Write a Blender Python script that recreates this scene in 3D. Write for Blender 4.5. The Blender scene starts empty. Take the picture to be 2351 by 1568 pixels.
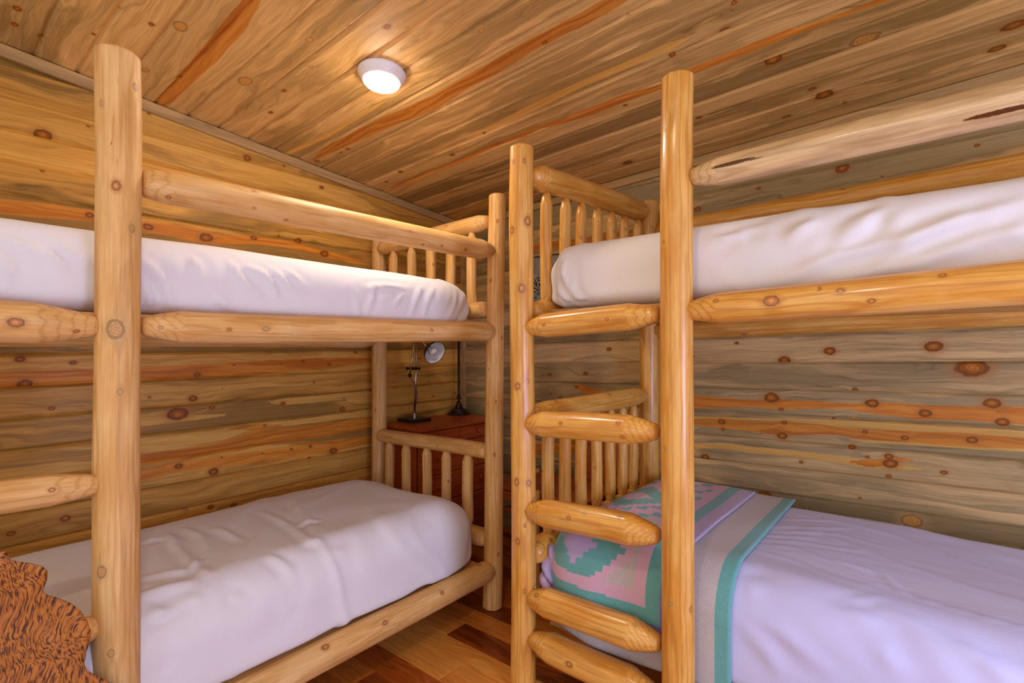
import bpy, math, random
import numpy as np
from mathutils import Vector

R = random.Random(7)
scene = bpy.context.scene
COL = scene.collection
# ------------------------------------------------------------------ camera
F, CX, YH, CAMH = 1183.0, 1175.5, 800.0, 1.35          # focal length in pixels of a 2351x1568 frame
YAW = math.radians(39.1)
c_, s_ = math.cos(YAW), math.sin(YAW)
XW, YW = -2.88, 2.93                                    # left wall plane, rear wall plane
XF, YF = -1.775, 1.645                                  # front planes of the two bunk beds
YE, XE = 2.03, -1.27                                    # planes of their headboards

def ray(x, y):
    r = (x - CX) / F; u = (YH - y) / F
    return np.array([c_ * r - s_, s_ * r + c_, u])
def onX(x, y, X): d = ray(x, y); return d * (X / d[0]) + [0, 0, CAMH]
def onY(x, y, Y): d = ray(x, y); return d * (Y / d[1]) + [0, 0, CAMH]
def onZ(x, y, Z): d = ray(x, y); return d * ((Z - CAMH) / d[2]) + [0, 0, CAMH]
def zc(X, Y): return 2.338 + .0506 * (X - XW) - .0863 * (Y - YW)   # sloping ceiling
def onC(x, y):
    d = ray(x, y); n = np.array([-.0506, .0863, 1.]); k = 2.338 - .0506 * XW + .0863 * YW
    return d * ((k - CAMH) / (n @ d)) + [0, 0, CAMH]
def depth(p): return -s_ * p[0] + c_ * p[1]

cam = bpy.data.cameras.new('camera'); co = bpy.data.objects.new('camera', cam); COL.objects.link(co)
co.location = (0, 0, CAMH); co.rotation_euler = (math.pi / 2, 0, YAW)
cam.sensor_width = 36; cam.lens = 36 * F / 2351; cam.shift_y = (YH - 784) / 2351; cam.clip_start = .02
scene.camera = co

# ------------------------------------------------------------------ node helpers
class NT:
    def __init__(s, name):
        s.m = bpy.data.materials.new(name); s.m.use_nodes = True
        s.t = s.m.node_tree; s.t.nodes.clear()
        s.out = s.t.nodes.new('ShaderNodeOutputMaterial'); s.b = s.t.nodes.new('ShaderNodeBsdfPrincipled')
        s.t.links.new(s.b.outputs[0], s.out.inputs[0])
    def new(s, t): return s.t.nodes.new('ShaderNode' + t)
    def put(s, sock, v):
        if v is None: return
        if isinstance(v, bpy.types.NodeSocket): s.t.links.new(v, sock)
        elif isinstance(v, (tuple, list)) and len(v) == 3 and sock.type == 'RGBA': sock.default_value = (*v, 1)
        else: sock.default_value = v
    def ma(s, op, a, b=None, c=None, clamp=False):
        n = s.new('Math'); n.operation = op; n.use_clamp = clamp
        for i, v in enumerate((a, b, c)): s.put(n.inputs[i], v)
        return n.outputs[0]
    def mr(s, v, a, b, c=0., d=1., smooth=True):
        n = s.new('MapRange'); n.interpolation_type = 'SMOOTHSTEP' if smooth else 'LINEAR'
        for i, x in enumerate((v, a, b, c, d)): s.put(n.inputs[i], x)
        return n.outputs[0]
    def mix(s, f, a, b, mode='MIX'):
        n = s.new('Mix'); n.data_type = 'RGBA'; n.blend_type = mode
        s.put(n.inputs[0], f); s.put(n.inputs[6], a); s.put(n.inputs[7], b); return n.outputs[2]
    def noise(s, v, scale=1., detail=2., rough=.5, dist=0.):
        n = s.new('TexNoise'); s.put(n.inputs['Vector'], v)
        for k, x in (('Scale', scale), ('Detail', detail), ('Roughness', rough), ('Distortion', dist)): s.put(n.inputs[k], x)
        return n.outputs[0]
    def xyz(s, v):
        n = s.new('SeparateXYZ'); s.put(n.inputs[0], v); return n.outputs
    def vec(s, x, y, z):
        n = s.new('CombineXYZ')
        for i, v in enumerate((x, y, z)): s.put(n.inputs[i], v)
        return n.outputs[0]
    def vs(s, v, k):
        n = s.new('VectorMath'); n.operation = 'MULTIPLY'; s.put(n.inputs[0], v); n.inputs[1].default_value = k; return n.outputs[0]
    def attr(s, name):
        n = s.new('Attribute'); n.attribute_name = name; return n.outputs['Vector']
    def ramp(s, f, stops):
        n = s.new('ValToRGB'); e = n.color_ramp.elements
        while len(e) < len(stops): e.new(.5)
        for i, (p, c) in enumerate(stops): e[i].position = p; e[i].color = (*c, 1)
        s.put(n.inputs[0], f); return n.outputs[0]
    def bump(s, h, strength=.3, dist=.002):
        n = s.new('Bump'); n.inputs['Strength'].default_value = strength; n.inputs['Distance'].default_value = dist
        s.put(n.inputs['Height'], h); s.t.links.new(n.outputs[0], s.b.inputs['Normal'])
    def fin(s, col, rough=.5, spec=.5, coat=0., metal=0.):
        s.put(s.b.inputs['Base Color'], col); s.put(s.b.inputs['Roughness'], rough)
        s.put(s.b.inputs['Specular IOR Level'], spec); s.put(s.b.inputs['Metallic'], metal)
        if coat: s.put(s.b.inputs['Coat Weight'], coat); s.b.inputs['Coat Roughness'].default_value = .15
        return s.m

def knots(n, col, d, kz, core=(.27, .082, .006), light=(.62, .30, .07)):
    halo = n.mr(d, 2.2, 1.0, 0., .5)
    col = n.mix(halo, col, n.mix(n.ma('GREATER_THAN', kz, .5), (.42, .15, .03), (.55, .34, .13)))
    body = n.mr(d, 1.08, .92)
    rings = n.mr(n.ma('SINE', n.ma('MULTIPLY', d, 22.)), -1., 1., .75, 1.15)
    cv = n.mix(n.mr(d, .75, .1), core, tuple(min(1, x * 1.9 + .01) for x in core))
    kc = n.mix(n.ma('GREATER_THAN', kz, .5), cv, light)
    kc = n.mix(n.ma('GREATER_THAN', kz, 1.5), kc, (.09, .028, .006))
    kc = n.mix(1., kc, n.vec(rings, rings, rings), 'MULTIPLY')
    col = n.mix(body, col, kc)
    edge = n.ma('MULTIPLY', n.mr(d, .72, .95), n.mr(d, 1.18, 1.0))
    return n.mix(n.ma('MULTIPLY', edge, .5), col, (.10, .034, .008))

def pine_boards(name, tan=(.60, .335, .125), tan2=(.66, .41, .17), stain=(.27, .175, .075), amount=.8, rough=.42, bias=0., coat=0.):
    """Knotty blue-stained pine; every board carries its own coordinates."""
    n = NT(name)
    u, v, w = n.xyz(n.attr('wc')); kx, ky, kz = n.xyz(n.attr('kn')); so, sg, rnd = n.xyz(n.attr('st'))
    d0 = n.ma('SQRT', n.ma('ADD', n.ma('MULTIPLY', kx, kx), n.ma('MULTIPLY', ky, ky)))
    v2 = n.ma('ADD', v, n.ma('DIVIDE', n.ma('MULTIPLY', ky, .016), n.ma('ADD', n.ma('MULTIPLY', d0, d0), 1.)))
    warp = n.ma('SUBTRACT', n.noise(n.vec(n.ma('MULTIPLY', u, 1.6), n.ma('MULTIPLY', v2, 7.), w), 1., 3.), .5)
    fib = n.noise(n.vec(n.ma('MULTIPLY', u, 5.), n.ma('ADD', n.ma('MULTIPLY', v2, 190.), n.ma('MULTIPLY', warp, 10.)), w), 1., 4., .6)
    line = n.noise(n.vec(n.ma('MULTIPLY', u, 1.1), n.ma('ADD', n.ma('MULTIPLY', v2, 46.), n.ma('MULTIPLY', warp, 8.)), w), 1., 3., .55)
    sm = n.noise(n.vec(n.ma('MULTIPLY', u, .75), n.ma('ADD', n.ma('MULTIPLY', v2, 13.), n.ma('MULTIPLY', warp, 4.)), n.ma('MULTIPLY', w, 3.)), 1., 5., .56)
    sm = n.ma('ADD', sm, n.ma('MULTIPLY', n.ma('SUBTRACT', rnd, .5), .22))
    sm = n.mr(n.ma('ADD', sm, bias), .40, .62, 0., amount)
    col = n.mix(n.mr(line, .3, .7), tan, tan2)
    col = n.mix(sm, col, stain)
    ds = n.noise(n.vec(n.ma('MULTIPLY', u, 2.2), n.ma('ADD', n.ma('MULTIPLY', v2, 60.), n.ma('MULTIPLY', warp, 14.)), n.ma('ADD', w, 7.)), 1., 4., .65)
    col = n.mix(n.ma('MULTIPLY', n.mr(ds, .56, .70), n.ma('ADD', .15, n.ma('MULTIPLY', sm, .55))), col, tuple(x * .5 for x in stain))
    en = n.ma('MULTIPLY', n.ma('SUBTRACT', n.noise(n.vec(n.ma('MULTIPLY', u, 9.), n.ma('MULTIPLY', v2, 40.), w), 1., 3.), .5), .7)
    g = n.mr(n.ma('ADD', n.ma('ABSOLUTE', sg), en), 1.1, .8)
    col = n.mix(n.ma('MULTIPLY', g, .8), col, (.80, .43, .09))
    o = n.mr(n.ma('ADD', n.ma('ABSOLUTE', so), n.ma('MULTIPLY', en, .6)), 1.08, .93)
    col = n.mix(n.ma('MULTIPLY', o, .9), col, n.mix(n.mr(line, .35, .65), (.56, .155, .012), (.72, .27, .03)))
    sh = n.ma('MULTIPLY', n.mr(fib, .25, .75, .84, 1.12), n.mr(line, .25, .6, .90, 1.03))
    col = n.mix(1., col, n.vec(sh, sh, sh), 'MULTIPLY')
    tone = n.ma('ADD', .80, n.ma('MULTIPLY', n.ma('FRACT', n.ma('MULTIPLY', rnd, 7.3)), .34))
    col = n.mix(1., col, n.vec(tone, tone, tone), 'MULTIPLY')
    d = n.ma('ADD', d0, n.ma('MULTIPLY', n.ma('SUBTRACT', n.noise(n.vec(n.ma('MULTIPLY', u, 45.), n.ma('MULTIPLY', v, 45.), w), 1., 2.), .5), .5))
    col = knots(n, col, d, kz)
    n.bump(n.ma('ADD', fib, n.ma('MULTIPLY', line, .6)), .12, .0015)
    return n.fin(col, rough, .2, coat)

def log_wood(name, pale, mid, dark, rough=.5, coat=0.):
    """Peeled log: growth rings through the solid, so flats and cut ends show contour lines."""
    n = NT(name)
    wc = n.attr('wc'); x, y, z = n.xyz(wc); kx, ky, kz = n.xyz(n.attr('kn')); rnd = n.xyz(n.attr('st'))[2]
    d0 = n.ma('SQRT', n.ma('ADD', n.ma('MULTIPLY', kx, kx), n.ma('MULTIPLY', ky, ky)))
    p = n.vec(x, y, n.ma('ADD', n.ma('MULTIPLY', z, .14), n.ma('MULTIPLY', rnd, 9.)))
    nz = n.ma('SUBTRACT', n.noise(p, 16., 2.), .5)
    rad = n.ma('SQRT', n.ma('ADD', n.ma('POWER', n.ma('ADD', x, n.ma('MULTIPLY', n.ma('SUBTRACT', rnd, .5), .03)), 2.), n.ma('MULTIPLY', y, y)))
    rad = n.ma('ADD', rad, n.ma('MULTIPLY', nz, .012))
    ring = n.ma('SINE', n.ma('MULTIPLY', n.ma('ADD', rad, n.ma('DIVIDE', .004, n.ma('ADD', n.ma('MULTIPLY', d0, d0), 1.))), 1150.))
    fib = n.noise(n.vec(n.ma('MULTIPLY', x, 1.), y, n.ma('MULTIPLY', z, .035)), 170., 3., .6)
    blot = n.noise(n.vec(x, y, n.ma('MULTIPLY', n.ma('ADD', z, n.ma('MULTIPLY', rnd, 11.)), .22)), 20., 3., .6)
    col = n.mix(n.mr(blot, .36, .66), pale, mid)
    col = n.mix(n.mr(ring, .25, 1., 0., .5), col, dark)
    sh = n.mr(fib, .28, .72, .86, 1.08)
    col = n.mix(1., col, n.vec(sh, sh, sh), 'MULTIPLY')
    crack = n.noise(n.vec(x, y, n.ma('MULTIPLY', z, .02)), 95., 1., .3)
    crack = n.ma('MULTIPLY', n.mr(n.ma('ABSOLUTE', n.ma('SUBTRACT', crack, .68)), .006, .002), n.mr(n.noise(n.vec(x, y, n.ma('ADD', z, rnd)), 3.1, 1.), .52, .58))
    col = n.mix(n.ma('MULTIPLY', crack, .75), col, (.13, .06, .02))
    d = n.ma('ADD', d0, n.ma('MULTIPLY', n.ma('SUBTRACT', n.noise(wc, 120., 2.), .5), .5))
    col = knots(n, col, d, kz, core=(.40, .16, .035), light=(.58, .31, .10))
    n.bump(n.ma('ADD', fib, blot), .12, .002)
    return n.fin(col, rough, .4, coat)

def floor_wood():
    n = NT('hickory_floor')
    u, v, w = n.xyz(n.attr('wc')); rnd = n.xyz(n.attr('st'))[2]
    warp = n.ma('SUBTRACT', n.noise(n.vec(n.ma('MULTIPLY', u, 2.), n.ma('MULTIPLY', v, 9.), w), 1., 3.), .5)
    fib = n.noise(n.vec(n.ma('MULTIPLY', u, 6.), n.ma('ADD', n.ma('MULTIPLY', v, 160.), n.ma('MULTIPLY', warp, 20.)), w), 1., 4., .6)
    big = n.noise(n.vec(n.ma('MULTIPLY', u, 1.1), n.ma('ADD', n.ma('MULTIPLY', v, 18.), n.ma('MULTIPLY', warp, 9.)), w), 1., 4., .6)
    t = n.ma('ADD', n.ma('MULTIPLY', rnd, .62), n.ma('MULTIPLY', big, .62))
    col = n.ramp(n.ma('SUBTRACT', t, .12), [(.12, (.15, .026, .003)), (.34, (.38, .085, .010)), (.55, (.62, .20, .024)), (.85, (.78, .34, .06))])
    sh = n.mr(fib, .28, .72, .72, 1.12)
    col = n.mix(1., col, n.vec(sh, sh, sh), 'MULTIPLY')
    n.bump(fib, .06, .001)
    return n.fin(col, .32, .45)

def cloth(name, col, fine=900., bump=.25, rough=.85, sheen=.15, col2=None):
    n = NT(name)
    tc = n.new('TexCoord').outputs['Object']
    soft = n.noise(n.vs(tc, (3., 9., 6.)), 1., 4., .55)
    weave = n.noise(tc, fine, 2.)
    c = n.mix(n.mr(weave, .3, .7), col2 or tuple(x * .94 for x in col), col)
    n.bump(n.ma('ADD', n.ma('MULTIPLY', soft, 8.), n.ma('MULTIPLY', weave, .5 if not col2 else 2.)), bump, .003)
    n.b.inputs['Sheen Weight'].default_value = sheen
    return n.fin(c, rough, .2)

def plain(name, col, rough=.5, metal=0., spec=.5, var=.12, scale=30., stretch=(1, 1, 1), coat=0.):
    n = NT(name); tc = n.new('TexCoord').outputs['Object']
    f = n.noise(n.vs(tc, stretch), scale, 3.)
    return n.fin(n.mix(n.mr(f, .3, .7), tuple(x * (1 - var) for x in col), tuple(min(1, x * (1 + var)) for x in col)), rough, spec, coat, metal)

M = {}
M['wallL'] = pine_boards('pine_boards_gold', tan=(.66, .31, .05), tan2=(.74, .39, .08), stain=(.30, .16, .036), amount=.85)
M['wallR'] = pine_boards('pine_boards_daylight_grey', tan=(.58, .37, .15), tan2=(.66, .44, .19), stain=(.30, .22, .10), amount=.85, bias=.05)  # blue-stained pine, with the cool daylight's grey mixed into its colour
M['ceil'] = pine_boards('pine_boards_ceiling', tan=(.72, .41, .13), tan2=(.80, .49, .18), stain=(.37, .215, .065), amount=.85)
M['trim'] = pine_boards('pine_trim', tan=(.54, .32, .12), tan2=(.58, .36, .14), stain=(.34, .22, .10), amount=.6)
M['logL'] = log_wood('peeled_log_pale', (.78, .47, .175), (.69, .365, .10), (.52, .25, .06), .55)
M['logR'] = log_wood('peeled_log_varnished', (.76, .41, .09), (.65, .285, .038), (.48, .17, .02), .36, .3)
M['logG'] = log_wood('peeled_log_grey', (.72, .50, .25), (.50, .34, .17), (.40, .24, .10), .36, .4)
M['board'] = pine_boards('pine_platform_board', tan=(.60, .30, .09), tan2=(.66, .37, .13), amount=.3)
M['floor'] = floor_wood()
M['sheet'] = cloth('white_cotton', (.80, .765, .765))
M['sheet_cool_cast'] = cloth('white_cotton_daylight_tint', (.585, .575, .81))  # white sheet; the violet cast of assumed cool daylight is partly painted in
M['white'] = plain('white_enamel', (.8, .78, .76), .4, var=.02)
M['steel'] = plain('brushed_nickel', (.55, .50, .46), .3, 1., var=.08)
M['bronze'] = plain('dark_bronze', (.035, .024, .018), .32, .6, var=.3)
M['black'] = plain('black_lacquer', (.012, .011, .011), .4, var=.3)
M['cord'] = plain('dark_cord', (.03, .028, .026), .6)
M['screw'] = plain('zinc_screw', (.7, .7, .72), .3, 1.)

def cherry():
    n = NT('cherry_stain'); tc = n.new('TexCoord').outputs['Object']
    f = n.noise(n.vs(tc, (60., 3., 60.)), 1., 4., .6)
    c = n.ramp(f, [(.25, (.26, .040, .006)), (.55, (.50, .088, .013)), (.8, (.64, .14, .024))])
    n.bump(f, .05, .001); return n.fin(c, .36, .5)
M['cherry'] = cherry()
def redbench():
    n = NT('red_brown_plank'); tc = n.new('TexCoord').outputs['Object']
    f = n.noise(n.vs(tc, (4., 50., 50.)), 1., 4., .6)
    c = n.ramp(f, [(.25, (.22, .04, .009)), (.55, (.42, .10, .022)), (.8, (.55, .16, .04))])
    return n.fin(c, .4, .4)
M['bench'] = redbench()

# ------------------------------------------------------------------ mesh helpers
def mesh_obj(name, V, Fc, mats, parent=None, attrs=None, smooth=True, midx=None):
    me = bpy.data.meshes.new(name)
    me.from_pydata([tuple(map(float, v)) for v in V], [], [tuple(f) for f in Fc]); me.update()
    for m in (mats if isinstance(mats, (list, tuple)) else [mats]): me.materials.append(m)
    if smooth: me.polygons.foreach_set('use_smooth', [True] * len(me.polygons))
    if midx is not None: me.polygons.foreach_set('material_index', midx)
    for k, a in (attrs or {}).items():
        at = me.attributes.new(k, 'FLOAT_VECTOR', 'CORNER'); at.data.foreach_set('vector', np.asarray(a, dtype=np.float32).ravel())
    o = bpy.data.objects.new(name, me); COL.objects.link(o)
    if parent is not None: o.parent = parent
    return o
def tag(o, label=None, cat=None, group=None, kind=None):
    for k, v in (('label', label), ('category', cat), ('group', group), ('kind', kind)):
        if v: o[k] = v
    return o
def thing(name, label, cat, loc=(0, 0, 0), group=None):
    o = bpy.data.objects.new(name, None); o.empty_display_size = .1; COL.objects.link(o); o.location = loc
    return tag(o, label, cat, group)
def local(parent, V):
    return [Vector(v) - parent.location for v in V] if parent is not None and parent.parent is None else V

class MB:                                             # collects vertices and faces of one mesh
    def __init__(s): s.V = []; s.F = []
    def add(s, V, Fc):
        b = len(s.V); s.V += [tuple(map(float, v)) for v in V]; s.F += [tuple(i + b for i in f) for f in Fc]; return s
    def box(s, a, b, bev=0.):
        x0, y0, z0 = a; x1, y1, z1 = b
        if bev <= 0:
            return s.add([(x0, y0, z0), (x1, y0, z0), (x1, y1, z0), (x0, y1, z0), (x0, y0, z1), (x1, y0, z1), (x1, y1, z1), (x0, y1, z1)],
                         [(0, 3, 2, 1), (4, 5, 6, 7), (0, 1, 5, 4), (1, 2, 6, 5), (2, 3, 7, 6), (3, 0, 4, 7)])
        e = bev; V = []
        for dz, ins in ((z0, e), (z0 + e, 0), (z1 - e, 0), (z1, e)):
            V += [(x0 + ins, y0 + ins, dz), (x1 - ins, y0 + ins, dz), (x1 - ins, y1 - ins, dz), (x0 + ins, y1 - ins, dz)]
        Fc = [(3, 2, 1, 0), (12, 13, 14, 15)]
        for k in range(3):
            for i in range(4): Fc.append((k * 4 + i, k * 4 + (i + 1) % 4, k * 4 + 4 + (i + 1) % 4, k * 4 + 4 + i))
        return s.add(V, Fc)
    def lathe(s, prof, base=(0, 0, 0), axis=(0, 0, 1), n=32, cap=True):
        ax = Vector(axis).normalized(); a = ax.orthogonal().normalized(); b = ax.cross(a); V = []
        for r, h in prof:
            for i in range(n):
                t = 2 * math.pi * i / n
                V.append(Vector(base) + ax * h + (a * math.cos(t) + b * math.sin(t)) * r)
        Fc = []
        for k in range(len(prof) - 1):
            for i in range(n): j = (i + 1) % n; Fc.append((k * n + i, k * n + j, (k + 1) * n + j, (k + 1) * n + i))
        if cap: Fc += [tuple(range(n))[::-1], tuple(range((len(prof) - 1) * n, len(prof) * n))]
        return s.add(V, Fc)
    def tube(s, pts, r, n=10):
        pts = [Vector(p) for p in pts]; V = []; up = None
        for i, p in enumerate(pts):
            t = (pts[min(i + 1, len(pts) - 1)] - pts[max(i - 1, 0)]).normalized()
            up = (t.orthogonal() if up is None else (up - t * up.dot(t))).normalized(); b = t.cross(up)
            for k in range(n): a = 2 * math.pi * k / n; V.append(p + (up * math.cos(a) + b * math.sin(a)) * r)
        Fc = [tuple(range(n))[::-1], tuple(range((len(pts) - 1) * n, len(pts) * n))]
        for i in range(len(pts) - 1):
            for k in range(n): j = (k + 1) % n; Fc.append((i * n + k, i * n + j, (i + 1) * n + j, (i + 1) * n + k))
        return s.add(V, Fc)
    def build(s, name, mat, parent=None, smooth=False, auto=None):
        top = parent
        while top is not None and top.parent is not None: top = top.parent
        V = [Vector(v) - top.location for v in s.V] if top is not None else s.V
        o = mesh_obj(name, V, s.F, mat, parent, smooth=smooth)
        if auto:
            for p in o.data.polygons: p.use_smooth = True
            o.data.set_sharp_from_angle(angle=math.radians(auto))
        return o

# vectorised value noise (geometry only)
_T = np.random.default_rng(3).random(4096).astype(np.float64)
def vnoise(P):
    P = np.asarray(P, dtype=np.float64); i = np.floor(P).astype(np.int64); f = P - i; f = f * f * (3 - 2 * f); out = 0
    for dx in (0, 1):
        for dy in (0, 1):
            for dz in (0, 1):
                h = _T[((i[:, 0] + dx) * 73856093 ^ (i[:, 1] + dy) * 19349663 ^ (i[:, 2] + dz) * 83492791) & 4095]
                w = (f[:, 0] if dx else 1 - f[:, 0]) * (f[:, 1] if dy else 1 - f[:, 1]) * (f[:, 2] if dz else 1 - f[:, 2])
                out = out + h * w
    return out - .5

# ------------------------------------------------------------------ board walls
def boards(name, fn, nrm, u0, u1, edges, mat, inv=None, kn_px=(), st_px=(), gold_px=(), lim=None, step=.03, joints=None, groove=.010, bev=.011, seed=1, back=.03, kscale=1., extra=0):
    """A surface of grooved boards as one mesh. fn(u,v)->point, inv(px,py)->(u,v,depth)."""
    rr = random.Random(seed)
    K = []
    for k in kn_px:
        u, v, d = inv(k[0], k[1]); K.append((u, v, k[2] * d / F * kscale * .66, k[3] if len(k) > 3 else 0., k[4] if len(k) > 4 else 1.45))
    for _ in range(extra):
        K.append((rr.uniform(u0, u1), rr.uniform(min(edges), max(edges)), rr.uniform(.005, .012), float(rr.random() < .3), 1.35))
    def poly(S):
        out = []
        for s in S:
            P = []
            for a, b in s:
                A = inv(*a); B = inv(*b); P.append(((A[0] + B[0]) / 2, (A[1] + B[1]) / 2, max(abs(A[1] - B[1]) / 2, .002)))
            P.sort(); out.append(np.array(P))
        return out
    SO, SG = poly(st_px), poly(gold_px)
    def sone(P, u, v):
        c = np.interp(u, P[:, 0], P[:, 1]); h = np.interp(u, P[:, 0], P[:, 2])
        if u < P[0, 0]: h *= max(1 - (P[0, 0] - u) / .1, .05)
        if u > P[-1, 0]: h *= max(1 - (u - P[-1, 0]) / .1, .05)
        return max(-9., min(9., (v - c) / h))
    def pick(S, u, v):
        best, bs = None, 4.
        for P in S:
            if u < P[0, 0] - .1 or u > P[-1, 0] + .1: continue
            a = abs(sone(P, u, v))
            if a < bs: best, bs = P, a
        return best
    V = []; Fc = []; WC = []; KN = []; ST = []
    N = Vector(nrm)
    for bi in range(len(edges) - 1):
        v0, v1 = edges[bi], edges[bi + 1]
        segs = [(u0, u1)]
        if joints:
            segs = []; a = u0 - rr.uniform(0, joints)
            while a < u1: b = a + joints * rr.uniform(.7, 1.2); segs.append((max(a, u0), min(b, u1))); a = b
        for (a, b) in segs:
            if b - a < 1e-4: continue
            rnd = rr.random(); off = rr.uniform(0, 40); w = rr.uniform(0, 60)
            kb = [k for k in K if v0 - .004 <= k[1] <= v1 + .004 and a - .05 < k[0] < b + .05]
            nu = max(1, int(round((b - a) / step))); us = np.linspace(a, b, nu + 1)
            if joints: us = np.concatenate([[a, a + .004], us[1:-1], [b - .004, b]]); nu = len(us) - 1
            vs = [v0, v0 + bev * .4, v0 + bev, *np.linspace(v0 + bev, v1 - bev, 5)[1:-1], v1 - bev, v1 - bev * .4, v1]
            dp = [groove, groove * .55, 0, 0, 0, 0, 0, groove * .55, groove]
            b0 = len(V); nv = len(vs)
            for i, u in enumerate(us):
                je = groove * .6 if joints and i in (0, nu) else 0
                for v, g in zip(vs, dp):
                    vv = v if lim is None else min(v, lim(u))
                    V.append(Vector(fn(u, vv)) - N * max(g, je))
            for i in range(nu):
                for j in range(nv - 1):
                    if lim is not None and vs[j] >= lim(us[i]) and vs[j] >= lim(us[i + 1]): continue
                    q = [(i, j), (i + 1, j), (i + 1, j + 1), (i, j + 1)]
                    Fc.append([b0 + x * nv + y for x, y in q])
                    cu = (us[i] + us[i + 1]) / 2; cv = (vs[j] + vs[j + 1]) / 2
                    k = min(kb, key=lambda k: ((cu - k[0]) / (k[2] * k[4])) ** 2 + ((cv - k[1]) / k[2]) ** 2, default=None)
                    po, pg = pick(SO, cu, cv), pick(SG, cu, cv)
                    for x, y in q:
                        u, v = us[x], vs[y]
                        WC.append((u + off, v, w))
                        KN.append(((u - k[0]) / (k[2] * k[4]), (v - k[1]) / k[2], k[3]) if k else (50, 50, 0))
                        ST.append((9. if po is None else sone(po, u, v), 9. if pg is None else sone(pg, u, v), rnd))
    # flat back so that the wall has real thickness
    vt = max(edges) if lim is None else None
    cs = [fn(u0, edges[0]), fn(u1, edges[0]), fn(u1, vt if vt is not None else lim(u1)), fn(u0, vt if vt is not None else lim(u0))]
    b0 = len(V); V += [Vector(c) - N * (groove + .001) for c in cs] + [Vector(c) - N * (groove + back) for c in cs]
    for f in [(7, 6, 5, 4), (0, 1, 5, 4), (1, 2, 6, 5), (2, 3, 7, 6), (3, 0, 4, 7)]:
        Fc.append([b0 + i for i in f]); WC += [(0, 0, 0)] * 4; KN += [(50, 50, 0)] * 4; ST += [(9, 9, .5)] * 4
    return mesh_obj(name, V, Fc, mat, attrs=dict(wc=WC, kn=KN, st=ST), smooth=False)

def crop(ox, oy, k, L):                                # points read off a magnified crop of the photo
    return [(ox + x * k, oy + y * k, r * k, *rest) for x, y, r, *rest in L]
def cropS(ox, oy, k, L):                               # streak outlines: x, upper y, lower y
    return [((ox + x * k, oy + a * k), (ox + x * k, oy + b * k)) for x, a, b in L]

def struct(o, label=None): tag(o, label, kind='structure'); return o

# --- left wall: u = Y, v = Z
def invL(x, y): p = onX(x, y, XW); return p[1], p[2] - .008 * (p[1] - .9), depth(p)
kL = crop(300, 780, .3188, [(478,253,22),(745,183,8),(1085,173,8),(1240,152,14),(1430,178,14),(448,422,30),(340,535,62,0,1.6),(587,488,20),(1097,458,18),(1525,500,24),
     (135,415,10),(965,615,10),(595,950,34),(1460,800,30),(345,910,26),(655,848,9),(1295,768,12),(1157,788,10),(948,818,8),(395,1218,18,1),(1005,943,9,1),(1530,882,11,1),(1620,90,12),
     (575,1205,20),(740,1195,22),(1285,850,12),(1320,306,9),(660,350,5),(915,1190,8)])
kL += crop(0, 480, .3316, [(140,1040,28),(507,1062,20),(175,1213,42),(358,1380,18),(180,855,1)])
kL += crop(0, 0, .3189, [(310,970,52),(635,908,10),(305,1230,12),(115,455,28),(645,1548,26)])
kL += crop(300, 200, .2977, [(140,203,12),(900,545,30),(1183,607,12),(1473,773,18),(135,1078,34),(580,1160,48),(950,1165,24),(1295,1185,28),(1495,1285,34)])
kL += crop(900, 760, .1403, [(270,280,34),(443,450,18),(672,1068,18),(1040,1010,22),(595,710,6),(600,830,14)])
kL += [(25,1225,8),(150,1190,10)]
oL = [cropS(300, 780, .3188, L) for L in (
     [(-900,240,350),(-500,215,325),(80,190,297),(500,178,276),(900,158,252),(1230,128,228),(1430,128,204),(1700,130,164)],
     [(80,825,895),(300,795,868),(560,748,835),(780,695,795),(860,650,775),(1000,643,755),(1300,615,712),(1700,556,645)],
     [(820,618,650),(900,612,660),(1005,606,642)],
     [(80,942,1016),(300,885,960),(500,862,930),(650,838,920),(900,800,890),(1100,772,862),(1300,740,830),(1450,725,818),(1700,690,745)],
     [(80,1352,1392),(300,1312,1355),(500,1247,1312),(800,1202,1240),(1000,1165,1196),(1400,1080,1102),(1700,970,1010)])]
oL += [cropS(300, 200, .2977, [(90,1020,1118),(300,1048,1150),(520,1088,1196),(700,1140,1214),(950,1150,1210),(1200,1185,1236),(1400,1230,1282),(1550,1272,1320),(1750,1322,1346)]),
       [((0,457),(0,490)),((120,470),(120,502)),((212,482),(212,508))]]
gL = [cropS(300, 780, .3188, L) for L in (
     [(80,705,822),(300,690,800),(500,665,755),(700,640,715),(830,625,660)], [(900,600,640),(1200,575,615),(1500,530,575),(1700,505,556)],
     [(80,560,625),(300,545,600),(600,535,560)], [(1100,420,470),(1400,395,450),(1700,365,412)], [(80,345,385),(600,330,360),(1000,310,335)])]
gL += [cropS(900, 760, .1403, L) for L in ([(-600,1000,1200),(0,920,1190),(500,890,1150),(1060,830,1090)], [(-600,1300,1420),(0,1230,1400),(700,1160,1280),(1100,1110,1200)], [(0,330,520),(500,360,540),(1060,380,520)])]
gL += [cropS(300, 200, .2977, [(90,150,240),(500,270,350),(900,420,500),(1300,560,640)]), cropS(300, 200, .2977, [(90,330,420),(600,480,560),(1200,640,740),(1800,860,960)])]
eL = [1.329 - .1297 * k for k in range(10, -10, -1)]
struct(boards('wall_left', lambda u, v: (XW, u, v + .008 * (u - .9)), (1, 0, 0), -1.1, YW, eL, M['wallL'], invL, kL, oL, gL,
              lim=lambda u: zc(XW, u) - .008 * (u - .9) + .02, seed=11, extra=4), 'knotty pine board wall behind the left bunk bed')

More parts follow.
